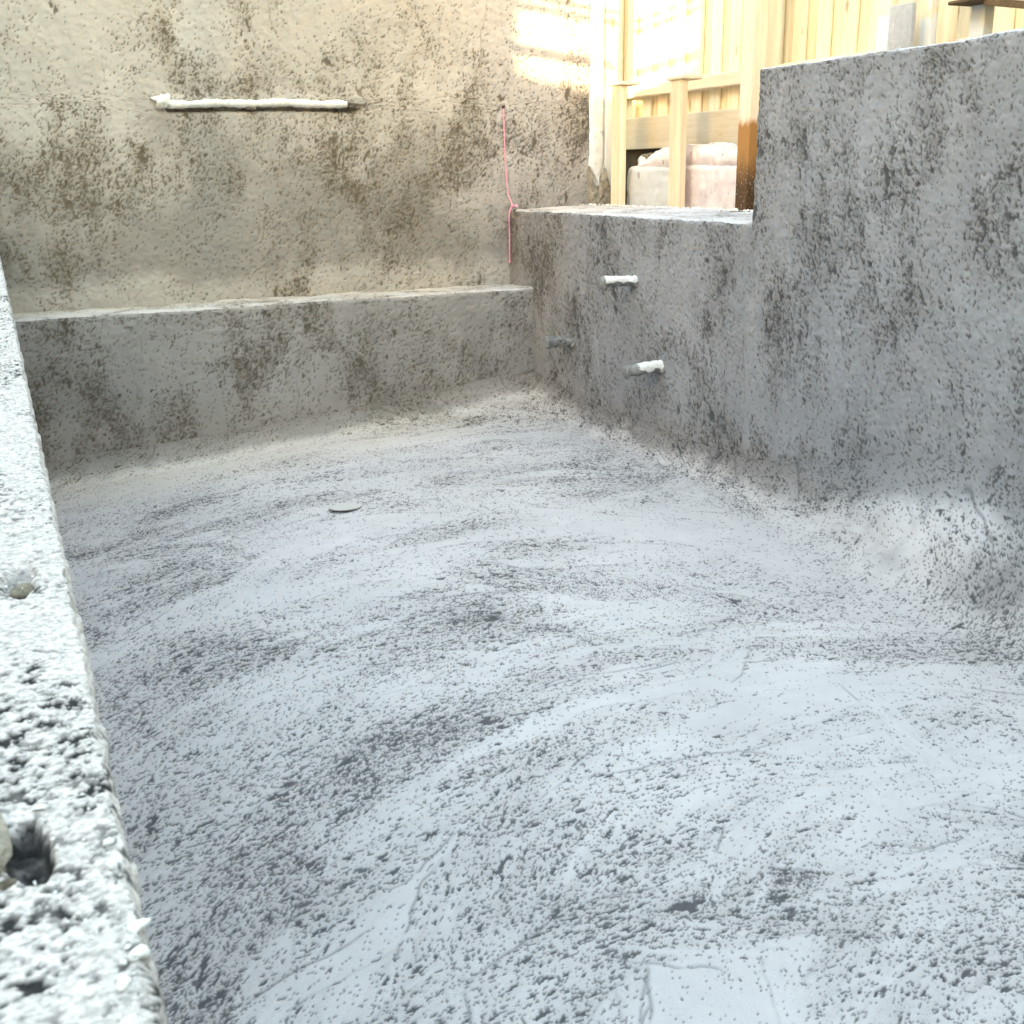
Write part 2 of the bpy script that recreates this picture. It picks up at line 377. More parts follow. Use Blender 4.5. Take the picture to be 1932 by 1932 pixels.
for k in range(46):                                      # scooping strokes up the cove of the right wall
    cy = rg.uniform(1.6, 5.6); Rr = rg.uniform(.4, .9); hl = rg.uniform(.2, .38)/Rr; am = rg.uniform(-.9, -.1)
    stk.append((XR-.12-Rr*math.cos(am), cy-Rr*math.sin(am), Rr, am-hl, am+hl, rg.uniform(.06, .15), rg.choice([.15, .5, .8])))
S, U, V, K, Ln = trowel(xs, ys, stk, 100, .4)
P2 = np.stack([Xg, Yg, np.zeros_like(Xg)], -1)
cl = fbm(P2*[.8, 1.2, 1], 2.2, 4, 110)
D = .46*(.50-S)+.22*cl+.02*sst(3.2, 1.3, Yg)+.13*sst(1.75, 1.15, Yg)*sst(-.2, .4, fbm(P2, 2.6, 3, 113)+.25)+.10*sst(.65, .1, Xg)*sst(2.9, 1.7, Yg)
D += -.03*sst(.55, .25, XR-Xg)*sst(1.8, 3., Yg)+.10*sst(.16, .02, XR-Xg)+.04*sst(.45, .05, YL-Yg)
def extra_len(d, Rc): t = np.clip((Rc-d)/Rc, 0, .9999); return Rc*(np.arcsin(t)-t)
cvx = .13+.32*sst(4.1, 2.4, Yg)
ex, ey = extra_len(XR-Xg, cvx), extra_len(YL-Yg, RY); U = U+ex*.7+ey*.5; V = V+ex*.7+ey*.85
D -= .085
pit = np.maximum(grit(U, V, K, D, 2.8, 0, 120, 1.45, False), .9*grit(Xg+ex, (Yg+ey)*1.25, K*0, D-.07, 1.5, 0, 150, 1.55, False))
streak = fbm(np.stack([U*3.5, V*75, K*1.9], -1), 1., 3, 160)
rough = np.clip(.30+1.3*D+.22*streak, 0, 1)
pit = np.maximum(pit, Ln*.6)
cvx = .13+.32*sst(4.1, 2.4, Yg)
z1 = np.maximum(arcd(Xg-XL, .07), arcd(XR-Xg, cvx)); z2 = np.maximum(arcd(YL-Yg, RY), arcd(Yg+1.9, .2))
zc = np.maximum(z1, z2)+.03*np.exp(-((z1-z2)/.05)**2)*np.clip(np.minimum(z1, z2)/.12, 0, 1)
edge = np.clip(np.minimum(np.minimum(Xg-XL, XR-Xg), YL-Yg)/.12, 0, 1)
hz = .010*fbm(P2, 1.1, 3, 21)+.003*fbm(P2, 5, 3, 22)+.0016*(S-.5)
hz += .0008*streak-.0034*pit+rough*.0011*fbm(P2, 95, 2, 23)-.001*Ln
rag = .04*fbm(P2, 5, 4, 24)+.012*fbm(np.stack([np.where(z1 > z2, Yg, Xg), Xg*0, Yg*0], -1), 22, 3, 25)
fl_ = np.clip(np.maximum(z1, z2)/.05, 0, 1)
pale = sst(.072, -.03, np.maximum(z1-.22*sst(3.9, 2.5, Yg), z2*1.25+.012*fl_)+rag*fl_-.01*fl_-.04*(1-fl_))
tone_f = np.where(z2 > z1, .55, .52); tone_f = tone_f+(1-tone_f)*pale  # coves take the darkened wall tone, shade put into the colour
P0 = np.stack([Xg, Yg, zfloor(Xg, Yg)+zc+edge*hz], -1)
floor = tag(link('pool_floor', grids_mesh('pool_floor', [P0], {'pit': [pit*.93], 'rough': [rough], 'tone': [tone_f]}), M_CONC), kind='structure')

# ------------------------------------------------------------------ concrete walls
def wall_disp(seed, a=1.):
    def f(p, n): return a*(.25+.75*sst(-1.15, -.75, p[..., 2]))*(.006*fbm(p, 1.4, 3, seed)+.0028*fbm(p, 9, 3, seed+3)+.0018*fbm(p, 38, 2, seed+6)+.0018*fbm(p, 105, 2, seed+8))
    return f
def slab(lo, hi, steps, r, seed, face, skip=(), tone=.60, extra=None, coarse=None, bias=0., horiz=0, f=1., band=None):
    """a wall with rounded arrises; the named face is trowelled, torn and pitted. Returns grids and their attributes"""
    def L(i):
        st = steps[i]
        if coarse and i == coarse[0]: v = np.concatenate([lin(lo[i], coarse[1]-1.6, .04), lin(coarse[1]-1.6, coarse[1], .0115)[1:], lin(coarse[1], hi[i], st)[1:]])
        else: v = lin(lo[i], hi[i], st)
        v = np.concatenate([v, lo[i]+np.array([.25, .5, .75, 1])*r, hi[i]-np.array([.25, .5, .75, 1])*r] + ([extra[i]] if extra and extra[i] is not None else []))
        v = np.unique(v); return v[np.concatenate([[True], np.diff(v) > 2e-5])]
    ax = (L(0), L(1), L(2)); flat = slab_faces(*ax, skip)
    gs = round_faces(flat, lo, hi, r, wall_disp(seed)); at = {'pit': [], 'rough': [], 'tone': []}
    fi = {'-x': 0, '-y': 1}[face]; ai = 1-fi; a, b = ax[ai], ax[2]
    def thin(g):                                         # the side turned to the soil needs no detail
        pick = lambda n_: np.unique(np.concatenate([np.arange(0, n_, 25), [n_-1]])); return g[pick(g.shape[0])][:, pick(g.shape[1])]
    far = [np.ptp(g[..., fi]) < 1e-9 and abs(g[0, 0, fi]-hi[fi]) < 1e-9 for g in flat]
    flat = [thin(g) if q else g for g, q in zip(flat, far)]; gs = [thin(g) if q else g for g, q in zip(gs, far)]
    rg = np.random.default_rng(seed); stk = []; area = (a[-1]-a[0])*(b[-1]-b[0])
    for k in range(int(area*38)):
        Rr = rg.uniform(.6, 3.); hl = rg.uniform(.10, .42)/Rr; side = rg.choice([0, math.pi]); am = side+rg.normal(0, .28)
        if rg.random() < horiz: am = rg.choice([math.pi/2, -math.pi/2])+rg.normal(0, .2)
        ca, cb = rg.uniform(a[0], a[-1]), rg.uniform(b[0], b[-1])
        stk.append((ca-Rr*math.cos(am), cb-Rr*math.sin(am), Rr, am-hl, am+hl, rg.uniform(.05, .20), rg.choice([.1, .45, .75, 1.], p=[.22, .26, .27, .25])))
    for g0, g in zip(flat, gs):
        fl = np.ptp(g0[..., fi]) < 1e-9 and abs(g0[0, 0, fi]-lo[fi]) < 1e-9
        if fl:
            S, U, V, K, Ln = trowel(a, b, stk, seed*3, .5)
            A, B = np.meshgrid(a, b, indexing='ij')
            P = np.stack([A, B, np.full_like(A, seed*.37)], -1)
            cl = fbm(P*[1, .62, 1], 5.2, 4, seed*5, .6); c2 = fbm(P, 1.5, 3, seed*5+9)
            D = .28*cl+.09*c2+.26*(.52-S)+bias+(band(A, B, P) if band else 0)
            W = fbm(P, 12, 2, seed*5+13)*.012
            U2 = B+W+K*.37; V2 = A+W                         # tears hang vertically whatever the stroke
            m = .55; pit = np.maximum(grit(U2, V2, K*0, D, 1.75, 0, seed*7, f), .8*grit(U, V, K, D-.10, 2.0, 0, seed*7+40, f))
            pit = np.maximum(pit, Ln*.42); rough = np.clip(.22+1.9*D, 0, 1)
            h = -.0046*pit+rough*.0014*fbm(P, 75, 2, seed*7+80)+.0014*(S-.5)-.0008*Ln
            tn = tone+np.clip(.05*(S-.5)+.05*c2, -.06, .06)  # lowered face tone: part of the pool's shade is in the colour
            if g0.shape[0] == len(b): h, pit, rough, tn = h.T, pit.T, rough.T, tn.T
            e = np.clip(np.minimum(g0[..., ai]-a[0], a[-1]-g0[..., ai])/.02, 0, 1)
            g[..., fi] -= h*e
        else:
            n = fbm(g, 80, 3, seed+31); n2 = fbm(g, 9, 3, seed+33); pit = .8*sst(.45, .62, n+.5*n2-.1); rough = np.clip(.35+.6*n2, 0, 1); h = 0
            tn = np.full(pit.shape, .98); g[..., 2] -= .003*pit*(np.ptp(g0[..., 2]) < 1e-9)  # other faces keep the full tone, without the painted shade
        at['pit'].append(pit*.88); at['rough'].append(rough); at['tone'].append(tn)
    return gs, at
# back wall: tall face with a slot for the conduit, its right end ragged
extraz = np.arange(.325, .425, .004)
def back_band(A, B, P):
    zz = B+.35*fbm(P, 1.6, 3, 901); return .07*sst(-.55, -.30, zz)*sst(.52, .25, zz)-.10*sst(.35, .65, zz)-.05*sst(-.5, -.6, B)
gs, at = slab((-.45, YB, -.80), (3.5, YB+.22, 1.7), (.0075, .1, .0075), .012, 41, '-y', ('-z',), .85, (None, None, extraz), None, -.085, 0, 1.35, back_band)
for g, tn in zip(gs, at['tone']):      # darker band above the bench, fading upwards
    x, z = g[..., 0], g[..., 2]; q = z+.30*fbm(g*[1, 0, 1], 2.6, 4, 905)
    tn -= .27*sst(.30, -.30, q)*sst(-.60, -.47, z+.05*fbm(g*[1, 0, 1], 7, 3, 906))+.05*sst(.5, .1, q)
for g in gs:
    x, y, z = g[..., 0], g[..., 1], g[..., 2]; front = y < YB+.1
    # slot under the conduit
    cz = .372+.004*np.sin(x*5)
    m = sst(.93, .955, x)*sst(2.03, 1.99, x)*np.exp(-(((z-(cz-.028))/.013)**2))*front
    g[..., 1] += .045*m
    # plaster built up over the conduit
    m2 = sst(.90, .96, x)*sst(2.06, 2.0, x)*np.exp(-(((z-(cz+.012))/.026)**2))*front
    g[..., 1] -= .012*m2*(1+.6*fbm(g, 20, 2, 77))
    e = sst(3.44, 3.5, x); g[..., 0] += e*(.007*fbm(np.stack([z*0, z*0, z], -1), 9, 3, 8)+.006*fbm(g, 30, 2, 9))
back = empty('concrete_wall', (1.2, YB, -1.6))
tag(back, 'tall warm grey concrete wall at the far end with a white conduit set in it', 'wall')
def place_child(o, parent): o.parent = parent; o.matrix_parent_inverse = parent.matrix_basis.inverted()
o = link('wall_face', grids_mesh('wall_face', gs, at), M_CONC); place_child(o, back)
gs, at = slab((-.3, YL, -1.7), (XR+.02, YB+.02, ZL), (.0075, .02, .0075), .022, 57, '-y', ('-z', '+y'), .55, None, None, -.07, .35, 1.3, lambda A, B, P: .15*sst(-.95, -1.25, B+.2*fbm(P*[1, .15, 1], 7, 3, 78)))
for g in gs: g[..., 2] += np.where(g[..., 2] > -1, .012*(g[..., 0]-1.5)/1.5*0+.004*fbm(g, 3, 2, 13), 0)
o = link('bench', grids_mesh('bench', gs, at), M_CONC); tag(o, 'long low concrete bench along the foot of the tall wall'); place_child(o, back)
# right wall: tall section near the camera, low section by the corner
right = empty('concrete_wall', (XR+.2, 2, -1.6))
tag(right, 'blue grey pitted concrete wall on the right with three pipe stubs and a lowered end', 'wall')
rband = lambda A, B, P: .07*sst(-.75, -1.2, B)+.07*sst(.24, .34, B+.08*fbm(P, 4, 2, 77))
gs, at = slab((XR, -2.0, -1.5), (XR+.30, 3.965, ZT), (.06, .0055, .0058), .020, 63, '-x', ('-z',), .52, None, (1, 1.9), -.075, 0, 1.05, rband)
o = link('tall_section', grids_mesh('tall_section', gs, at), M_CONC); place_child(o, right)
gs, at = slab((XR+.0025, 3.90, -1.7), (3.50, YB+.01, ZC), (.02, .0062, .0062), .022, 66, '-x', ('-z', '-y'), .52, None, None, -.05, 0, 1.1, rband)
for g in gs:
    g[..., 2] += np.where(g[..., 2] > -.5, .016*sst(XR, 3.5, g[..., 0])+.003*fbm(g, 25, 3, 15), 0)
o = link('low_section', grids_mesh('low_section', gs, at), M_CONC); place_child(o, right)
# end wall behind the camera
gs, at = slab((-.25, -2.15, -1.7), (XR, -1.9, ZC), (.05, .05, .05), .02, 69, '-y', ('-z',))
tag(link('concrete_wall', grids_mesh('end_wall', gs, at), M_CONC), 'plain grey concrete wall closing the near end of the pool', 'wall')

# left wall: its rough top lies right below the camera
def coping():
    ys = [-1.9]
    while ys[-1] < .16: ys.append(ys[-1]+.03)
    y = .17
    while y < 6.43: ys.append(y); y += max(.0009, .0021*y)
    ys.append(6.43); ys = np.array(ys)
    xe = [XL]; d = .0006
    while xe[-1] > -.24: xe.append(xe[-1]-d); d = min(d*1.018, .012)
    xs = np.array(xe)[::-1]
    Xg, Yg = np.meshgrid(xs, ys, indexing='ij'); P = np.stack([Xg, Yg, np.full_like(Xg, ZC)], -1)
    near = sst(1.6, .5, Yg); s = .35+.65*near
    sm = fbm(P*[1, .5, 1], 22, 3, 301)               # smeared and torn patches
    rough = sst(-.25, .35, sm)
    big = fbm(P, 60, 3, 311); midn = fbm(P*[.75, 1, 1], 330, 3, 315); fine = fbm(P, 620, 2, 319)
    far = 1-near
    pit = sst(.47, .53, midn*.8+.35*fbm(P*[.7, 1, 1], 480, 3, 317)+.30*sm-.06)*(.45+.55*rough)
    pitb = sst(.54, .60, fbm(P*[.7, 1, 1], 230, 4, 331, .6)+.30*sm-.02)*(.5+.5*rough)
    h = .0003*big+rough*(.00018*midn+.00025*fine)+.0002*fine - .0005*pit - .0012*pitb
    h += far*(.0014*fbm(P*[.7, 1, 1], 45, 3, 341))
    # deep hole with broken edge, and a shallow torn hollow further on
    q = ((Xg+.0185)/.0085)**2+((Yg-.383)/.019)**2+.45*fbm(P, 75, 3, 351)+.22*fbm(P, 330, 3, 352)
    hole = sst(1.5, .35, q); h -= .009*hole*(1+.3*fbm(P, 240, 3, 353))
    q2 = ((Xg+.014)/.010)**2+((Yg-.69)/.035)**2+.7*fbm(P, 70, 3, 355)
    h -= .005*sst(1.2, .3, q2); pit = np.maximum(pit, .75*sst(.9, .2, q2))
    # broken, rounded arris
    e = XL-Xg; er = .0024+.0010*fbm(np.stack([Yg*0, Yg, Yg*0], -1), 55, 3, 361)+.0016*fbm(P, 320, 2, 365)*s
    h -= np.where(e < .012, .006*np.clip(1-e/np.maximum(er, .0012), 0, 1)**1.6, 0)
    P[..., 2] += h
    P[..., 0] += np.where(e < .03, (1-np.clip(e/.03, 0, 1))*(.0006*fbm(np.stack([Yg*0, Yg, Yg*0], -1), 40, 3, 371)+.0011*fbm(P, 170, 3, 372)*near+.0018*far*fbm(P, 30, 2, 373)), 0)
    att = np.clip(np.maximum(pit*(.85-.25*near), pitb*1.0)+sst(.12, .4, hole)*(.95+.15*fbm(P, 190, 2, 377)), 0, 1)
    top = P; edge = P[-1]
    zz = np.array([0, -.0015, -.004, -.009, -.02, -.05, -.12, -.3, -.6, -1.1, -1.7])
    side = np.repeat(edge[None], len(zz), 0); side[..., 2] += zz[:, None]
    side[1:, :, 0] += np.array([.0006, .0009, .0008, .0004, .0, 0, 0, 0, 0, 0])[:, None]+.0012*fbm(side[1:], 60, 2, 381)
    out = P[0]; os_ = np.repeat(out[None], 3, 0); os_[..., 2] += np.array([-1.7, -.3, 0])[:, None]
    return [top, side, os_], [att, np.repeat(att[-1][None], len(zz), 0)*.6, np.repeat(att[0][None], 3, 0)]
gs, at = coping()
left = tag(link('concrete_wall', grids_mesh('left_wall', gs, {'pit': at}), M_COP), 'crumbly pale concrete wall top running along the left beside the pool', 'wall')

# crumbs on the left wall
def crumb(label, x, y, rad, seed, mat=M_CRUMB, name='mortar_crumb', cat='crumb', s=(1, 1, .8), z=0, rz=0):
    me = blob_mesh(name, rad, seed, 3, .3, 1.5, *s); o = link(name, me, mat)
    o.location = (x, y, ZC+rad*s[2]*.55+z); o.rotation_euler = (0, 0, rz)
    return tag(o, label, cat, 'loose crumbs on the left wall')
crumb('round white crumb lying alone on the wall top beside the dark hole', .0078, .360, .0021, 1, s=(1, 1.1, .9))
crumb('flat pale crumb just beyond the round white one', .0085, .376, .0019, 2, s=(1.2, 1.1, .7))
crumb('largest blocky white crumb on the pool edge of the wall top', .0113, .3085, .0024, 3, s=(1.3, 1.1, .9), rz=.5)
crumb('flat white flake overhanging the pool edge of the wall top', .0118, .3225, .0032, 4, s=(1.25, .75, .4), rz=.4)
crumb('small white crumb beside the largest blocky one', .0060, .3065, .0012, 5)
crumb('elongated white crumb nearest the camera on the wall top', .0050, .2965, .0020, 6, s=(1, 1.5, .9), rz=-.3)
crumb('pale crumb half pressed into the wall top nearest the bottom edge', .0010, .2745, .0022, 7, s=(1.6, 1, .6), rz=.7, z=-.0006)
crumb('white chip at the upper rim of the dark hole', -.0130, .412, .0019, 8, s=(1.8, 1, .5))
crumb('brown earthy lump in a torn hollow of the wall top', -.0125, .675, .0062, 9, M_LUMP, 'earth_lump', 'lump', (1, 1.8, .55), -.005, -.35)
crumb('large beige chunk of mortar beside the dark hole at the left border', -.0315, .392, .0085, 10, M_MORTARW, 'mortar_chunk', 'mortar', (.95, 3.6, .5), -.0015)
crumb('brown stone stuck at the near end of the dark hole', -.0265, .366, .0040, 11, M_LUMP, 'stone', 'stone', (1.1, 1.3, .8), -.003)
rng = np.random.default_rng(5); items = []
protos = [blob_mesh('grain', 1, 60+i, 1, .3) for i in range(5)]
for i in range(420):
    y = .25*math.exp(rng.uniform(0, math.log(9))); x = XL-.003-abs(rng.normal(0, .012))*(1+y*.6)
    r_ = rng.uniform(.00035, .0009)*(.7+.9*y)
    items.append((protos[i % 5], Matrix.Translation((x, y, ZC+r_*.3)) @ Matrix.Rotation(rng.uniform(0, 6), 4, 'Z') @ Matrix.Diagonal((r_*1.3, r_, r_*.7, 1))))
for i in range(260):   # white grains along the back of the low ledge
    y = rng.uniform(3.98, 6.4); x = 3.49-abs(rng.normal(0, .03)); r_ = rng.uniform(.003, .008)*(1.6 if y < 5.2 and rng.random() < .4 else 1)
    items.append((protos[i % 5], Matrix.Translation((x, y, ZC+.016+r_*.3)) @ Matrix.Rotation(rng.uniform(0, 6), 4, 'Z') @ Matrix.Diagonal((r_*1.2, r_, r_*.8, 1))))
tag(join('mortar_grains', items, M_CRUMB), 'loose white mortar grains scattered on the wall tops', 'gravel', kind='stuff')

# ------------------------------------------------------------------ white conduit set in the back wall
con = empty('conduit', (1.47, YB, .372)); tag(con, 'long white conduit half buried in the tall back wall', 'pipe')
pts = [(x, YB-.006-.004*math.sin(x*4), .372+.004*math.sin(x*5)+.003*math.sin(x*17)) for x in np.linspace(.945, 1.93, 60)]
rr_ = [.021+.0022*math.sin(i*1.7)+.002*math.sin(i*.6) for i in range(60)]
me = tube_mesh('conduit_body', pts, rr_, 16); o = link('conduit_body', me, M_PVC); place_child(o, con)
for nm, x, y, z, rad, s, seed, m in (('plaster_blob', .925, -.018, .375, .042, (.9, .55, 1.0), 21, M_PVC), ('plaster_blob', .905, -.006, .393, .028, (1.5, .5, .7), 24, M_PVC), ('mortar_collar', 1.385, -.010, .360, .024, (1.2, .6, .9), 22, M_MORTARW),
                            ('mortar_collar', 1.975, -.012, .385, .040, (2.0, .5, .6), 23, M_MORTARW)):
    o = link(nm, blob_mesh(nm, rad, seed, 3, .5, 2.2, *s), m); o.location = (x, YB+y, z); place_child(o, con)

# ------------------------------------------------------------------ pipe stubs through the right wall
def stub(label, y, z, length, rad, seed, tape, crusty, tilt):
    root = empty('pipe_stub', (XR, y, z)); tag(root, label, 'pipe', 'pipe stubs through the right wall')
    n, m = 34, 28; th = np.linspace(0, 2*math.pi, m+1); L = np.concatenate([[0], np.linspace(0, 1, n), [1, 1]])
    t, A = np.meshgrid(L, th, indexing='ij'); rr = np.full_like(t, rad); rr[-1] = .0; rr[-2] = rad*.62; rr[-3] = rad*.9
    def ring(t, A, rr, amp, s):
        x = XR+.03-(length+.03)*t; P = np.stack([x, y+rr*np.cos(A)*1.0, z+rr*np.sin(A)-tilt*t*length], -1)
        Q = np.stack([t*length, np.cos(A)*rad, np.sin(A)*rad], -1); k = 1+amp*fbm(Q, 45, 3, s)
        P[..., 1] = y+(P[..., 1]-y)*k; c = z-tilt*t*length; P[..., 2] = c+(P[..., 2]-c)*k; return P
    o = link('pipe', grids_mesh('pipe', [ring(t, A, rr, .10 if not crusty else .22, seed)]), M_MORTAR); place_child(o, root)
    if tape:
        t0, t1 = tape; tt, AA = np.meshgrid(np.linspace(t0, t1, 22), np.linspace(.05, math.pi+.1, 20), indexing='ij')
        tt = tt+(.05*fbm(np.stack([AA*1.0, AA*0, tt*0], -1), 2.2, 2, seed+3))*np.where(tt < (t0+t1)/2, 1, .4); AA = AA+.45*fbm(np.stack([tt, tt*0, AA*0], -1), 9, 3, seed+5)*np.clip(np.abs(AA-1.6)/1.5, 0, 1)**3
        o = link('tape', grids_mesh('tape', [ring(tt, AA, np.full_like(tt, rad*1.13), .08, seed)]), M_TAPE); place_child(o, root)
    for j, (px, pa, pr) in enumerate(((.0, 5.2, .024), (.0, 3.9, .02), (.02, 1.2, .018), (length*.93, 4.4, .017), (length*.6, 4.9, .013), (.0, .3, .018))):
        o = link('mortar_lump', blob_mesh('mortar_lump', pr, seed*9+j, 2, .5, 2), M_MORTAR); o.location = (XR-px, y+math.cos(pa)*rad, z+math.sin(pa)*rad*.95-tilt*px); place_child(o, root)
stub('white taped pipe stub highest of three on the right wall', 4.906, -.545, .20, .0245, 5, (.10, .93), False, -.03)
stub('mortar grey pipe stub nearest the far corner', 5.60, -.936, .165, .029, 6, None, True, -.05)
stub('lowest pipe stub with white tape behind a mortar caked end', 4.652, -.941, .205, .029, 7, (.08, .70), False, .05)

# ------------------------------------------------------------------ floor drain
DX, DY = 1.276, 4.62
dr = empty('drain', (DX, DY, -1.46)); tag(dr, 'round drain cap sitting slightly raised in the pool floor', 'drain')
zf = float(zfloor(np.array(DX), np.array(DY)))-.0125
th = np.linspace(0, 2*math.pi, 49); rows = [(.076, -.03), (.076, .003), (.066, .004), (.063, -.03)]
o = link('drain_rim', grids_mesh('drain_rim', [np.array([[(DX+r_*math.cos(a), DY+r_*math.sin(a), zf+h) for a in th] for r_, h in rows])]), M_MORTAR); place_child(o, dr)
rows = [(.0, .019), (.03, .0188), (.06, .0185), (.072, .017), (.0735, .014), (.072, .010), (.04, .009)]
o = link('drain_lid', grids_mesh('drain_lid', [np.array([[(DX+r_*math.cos(a), DY+r_*math.sin(a)*.98, zf+h-.09*r_*math.sin(a)-.004) for a in th[::-1]] for r_, h in rows])]), plaster('grey_lid', (.40, .38, .37), (.46, .435, .42), 40, .002)); place_child(o, dr)

# ------------------------------------------------------------------ pink string line
st = empty('string_line', (2.92, 6.42, -.22)); tag(st, 'bright pink string line tied at the corner and hanging down', 'string')
p = [(2.902, 6.428, .362), (2.903, 6.426, .30), (2.905, 6.425, .20), (2.908, 6.424, .08), (2.913, 6.423, -.04), (2.922, 6.42, -.14), (2.938, 6.40, -.20), (2.955, 6.36, -.215)]
o = link('strand', tube_mesh('strand', p, .0034, 6), M_STRING); place_child(o, st)
p = [(2.935, 6.40, -.212), (2.921, 6.402, -.24), (2.919, 6.405, -.30), (2.920, 6.405, -.38), (2.919, 6.406, -.46), (2.918, 6.405, -.545)]
o = link('strand', tube_mesh('strand', p, .0042, 6), M_STRING); place_child(o, st)
p = [(2.935, 6.40, -.212), (2.915, 6.392, -.25), (2.913, 6.394, -.31), (2.919, 6.40, -.345)]
o = link('loop', tube_mesh('loop', p, .0038, 6), M_STRING); place_child(o, st)
for x, y, z, r_, s in ((2.938, 6.395, -.208, .013, 31), (2.955, 6.37, -.206, .010, 32), (2.918, 6.404, -.545, .009, 33)):
    o = link('knot', blob_mesh('knot', r_, s, 2, .4, 2.5), M_STRING); o.location = (x, y, z); place_child(o, st)
nb = blob_mesh('nail', .012, 35, 2, .3, 2); o = tag(link('nail', nb, M_NAIL), 'dark nail in the back wall holding the top of the pink string', 'nail'); o.location = (2.902, 6.43, .366)
nb = blob_mesh('nail', .010, 36, 2, .3, 2, 1.6); o = tag(link('nail', nb, M_NAIL), 'dark nail under the knot of the pink string on the corner', 'nail'); o.location = (2.945, 6.37, -.236)

# ------------------------------------------------------------------ timber fence beyond the low ledge
fe = empty('timber_fence', (3.87, 4.5, -.42)); tag(fe, 'tall pale pine paling fence standing behind the pool', 'fence')
ft = 2.0
pal_me = {}
def paling(name, y0, y1, x, mat, seed):
    b = box_bm((0, 0, .17), (.016, y1-y0, ft), .0025, cuts=0); me = bpy.data.meshes.new(name); b.to_mesh(me); b.free(); me.materials.append(mat)
    return me
front = paling('paling', 0, .098, 0, M_PALING, 0); rear = paling('paling', 0, .12, 0, M_PALINGB, 1)
rr = random.Random(4); y = 7.6
while y > -1.2:
    for me, x, dy in ((front, 3.86, 0), (rear, 3.8785, .0765)):
        o = bpy.data.objects.new('paling', me); COL.objects.link(o); o.location = (x+rr.uniform(-.002, .002), y-dy+rr.uniform(-.004, .004), 0); o.rotation_euler = (rr.uniform(-.003, .003), 0, rr.uniform(-.012, .012)); place_child(o, fe)
    y -= .184
b = box('rail', (3.80, 5.0, .425), (3.858, 7.6, .50), M_RAIL, None, .006, cuts=3); place_child(b, fe)
b = box('rail', (3.80, -1.2, .425), (3.858, 4.995, .50), M_RAIL, None, .006, cuts=3); place_child(b, fe)
b = box('plinth_board', (3.80, 5.0, .115), (3.832, 7.6, .305), M_PLINTH, None, .004); place_child(b, fe); b.rotation_euler = (0, 0, 0)
b = box('plinth_board', (3.80, -1.2, .115), (3.832, 4.995, .305), M_PLINTH, None, .004); place_child(b, fe)
b = box('post', (3.56, 4.865, -.42), (3.65, 4.962, 2.0), M_POST, None, .005, cuts=4); tag(b, 'fence post with a wet brown stained foot'); place_child(b, fe)
b = box('post', (3.70, 4.955, -.42), (3.795, 4.995, 2.0), M_PALING, None, .005); place_child(b, fe)

b = box('gap_shade_board', (3.845, -1.2, -.42), (3.90, 7.6, .165), M_GAPDARK, None, .006); place_child(b, fe)  # dark board added to paint the shaded gap below the plinth

# formwork stakes against the ledge
def stake(label, y0, y1, zt, cap, seed, mat=M_STAKE):
    root = empty('timber_stake', (3.53, (y0+y1)/2, -.42)); tag(root, label, 'stake', 'pine stakes behind the low ledge')
    b = box('shaft', (3.518, y0, -.42), (3.56, y1, zt), mat, None, .003, cuts=6, jit=.003, seed=seed); place_child(b, root)
    b = box('brace', (3.505, cap[0], zt+.0005), (cap[2], cap[1], zt+.020), M_RAIL, None, .003); place_child(b, root)
stake('left pine stake standing next to the white plastered wall end', 6.09, 6.20, .474, (6.07, 6.24, 3.64), 1)
stake('right pine stake standing between the grey and the pink block', 5.432, 5.545, .459, (5.41, 5.57, 3.64), 2)

# plastered wall end and formwork post
fp = empty('formwork_post', (3.6, YB+.05, -.23)); tag(fp, 'white plastered formwork post at the end of the tall back wall', 'post')
def ragged_strip(name, x0, x1, z0, z1, y, t, mat, seed, fL, fR, parent):
    zs = lin(z0, z1, .008); u = np.linspace(0, 1, 12)
    Z, U = np.meshgrid(zs, u, indexing='ij'); l = fL(Z); r_ = fR(Z)
    Xx = l+(r_-l)*U; bul = np.sqrt(np.maximum(1-(2*U-1)**6, 0))
    P = np.stack([Xx, y-t*bul, Z], -1); P[..., 1] += .0025*fbm(P, 30, 3, seed)
    bk = P.copy(); bk[..., 1] = y+.02
    gl = np.stack([bk[:, 0], P[:, 0]], 1); gr = np.stack([P[:, -1], bk[:, -1]], 1); gt = np.stack([P[-1], bk[-1]], 0); gb = np.stack([bk[0], P[0]], 0)
    o = link(name, grids_mesh(name, [P, gl, gr, gt[::1], gb]), mat); place_child(o, parent); return o
nz_ = lambda Z, s, f, a: a*fbm(np.stack([Z*0, Z*0, Z], -1), f, 4, s)
b = box('board', (3.505, YB-.005, -.23), (3.60, YB+.10, 2.0), M_BLUEPINE, None, .004, cuts=4); place_child(b, fp)
b = box('upright', (3.602, YB-.022, -.23), (3.688, YB+.10, 2.0), M_STAKEW, None, .004, cuts=4); place_child(b, fp)
ragged_strip('plaster_coat', 0, 0, -.10, 2.0, YB-.006, .014, M_WHITE, 71, lambda Z: 3.498+nz_(Z, 72, 9, .006)+.05*sst(.03, -.10, Z), lambda Z: 3.594+nz_(Z, 73, 12, .004)-.030*sst(.08, -.10, Z), fp)
xs_ = lin(3.488, 3.692, .004); u_ = np.linspace(0, 1, 40); Xs, Us = np.meshgrid(xs_, u_, indexing='ij')
top_ = np.interp(Xs, [3.488, 3.515, 3.535, 3.548, 3.570, 3.600, 3.618, 3.640, 3.665, 3.692], [.02, -.06, -.125, -.13, -.05, .005, -.06, -.12, -.155, -.175])+.010*fbm(np.stack([Xs, Xs*0, Xs*0], -1), 60, 3, 76)
Zs = -.235+(top_+.235)*Us; Ps = np.stack([Xs, YB-.03-.016*np.clip((1-Us)*6, 0, 1)**.5-.012*(1-Us), Zs], -1); Ps[..., 1] += .005*fbm(Ps, 35, 3, 78)
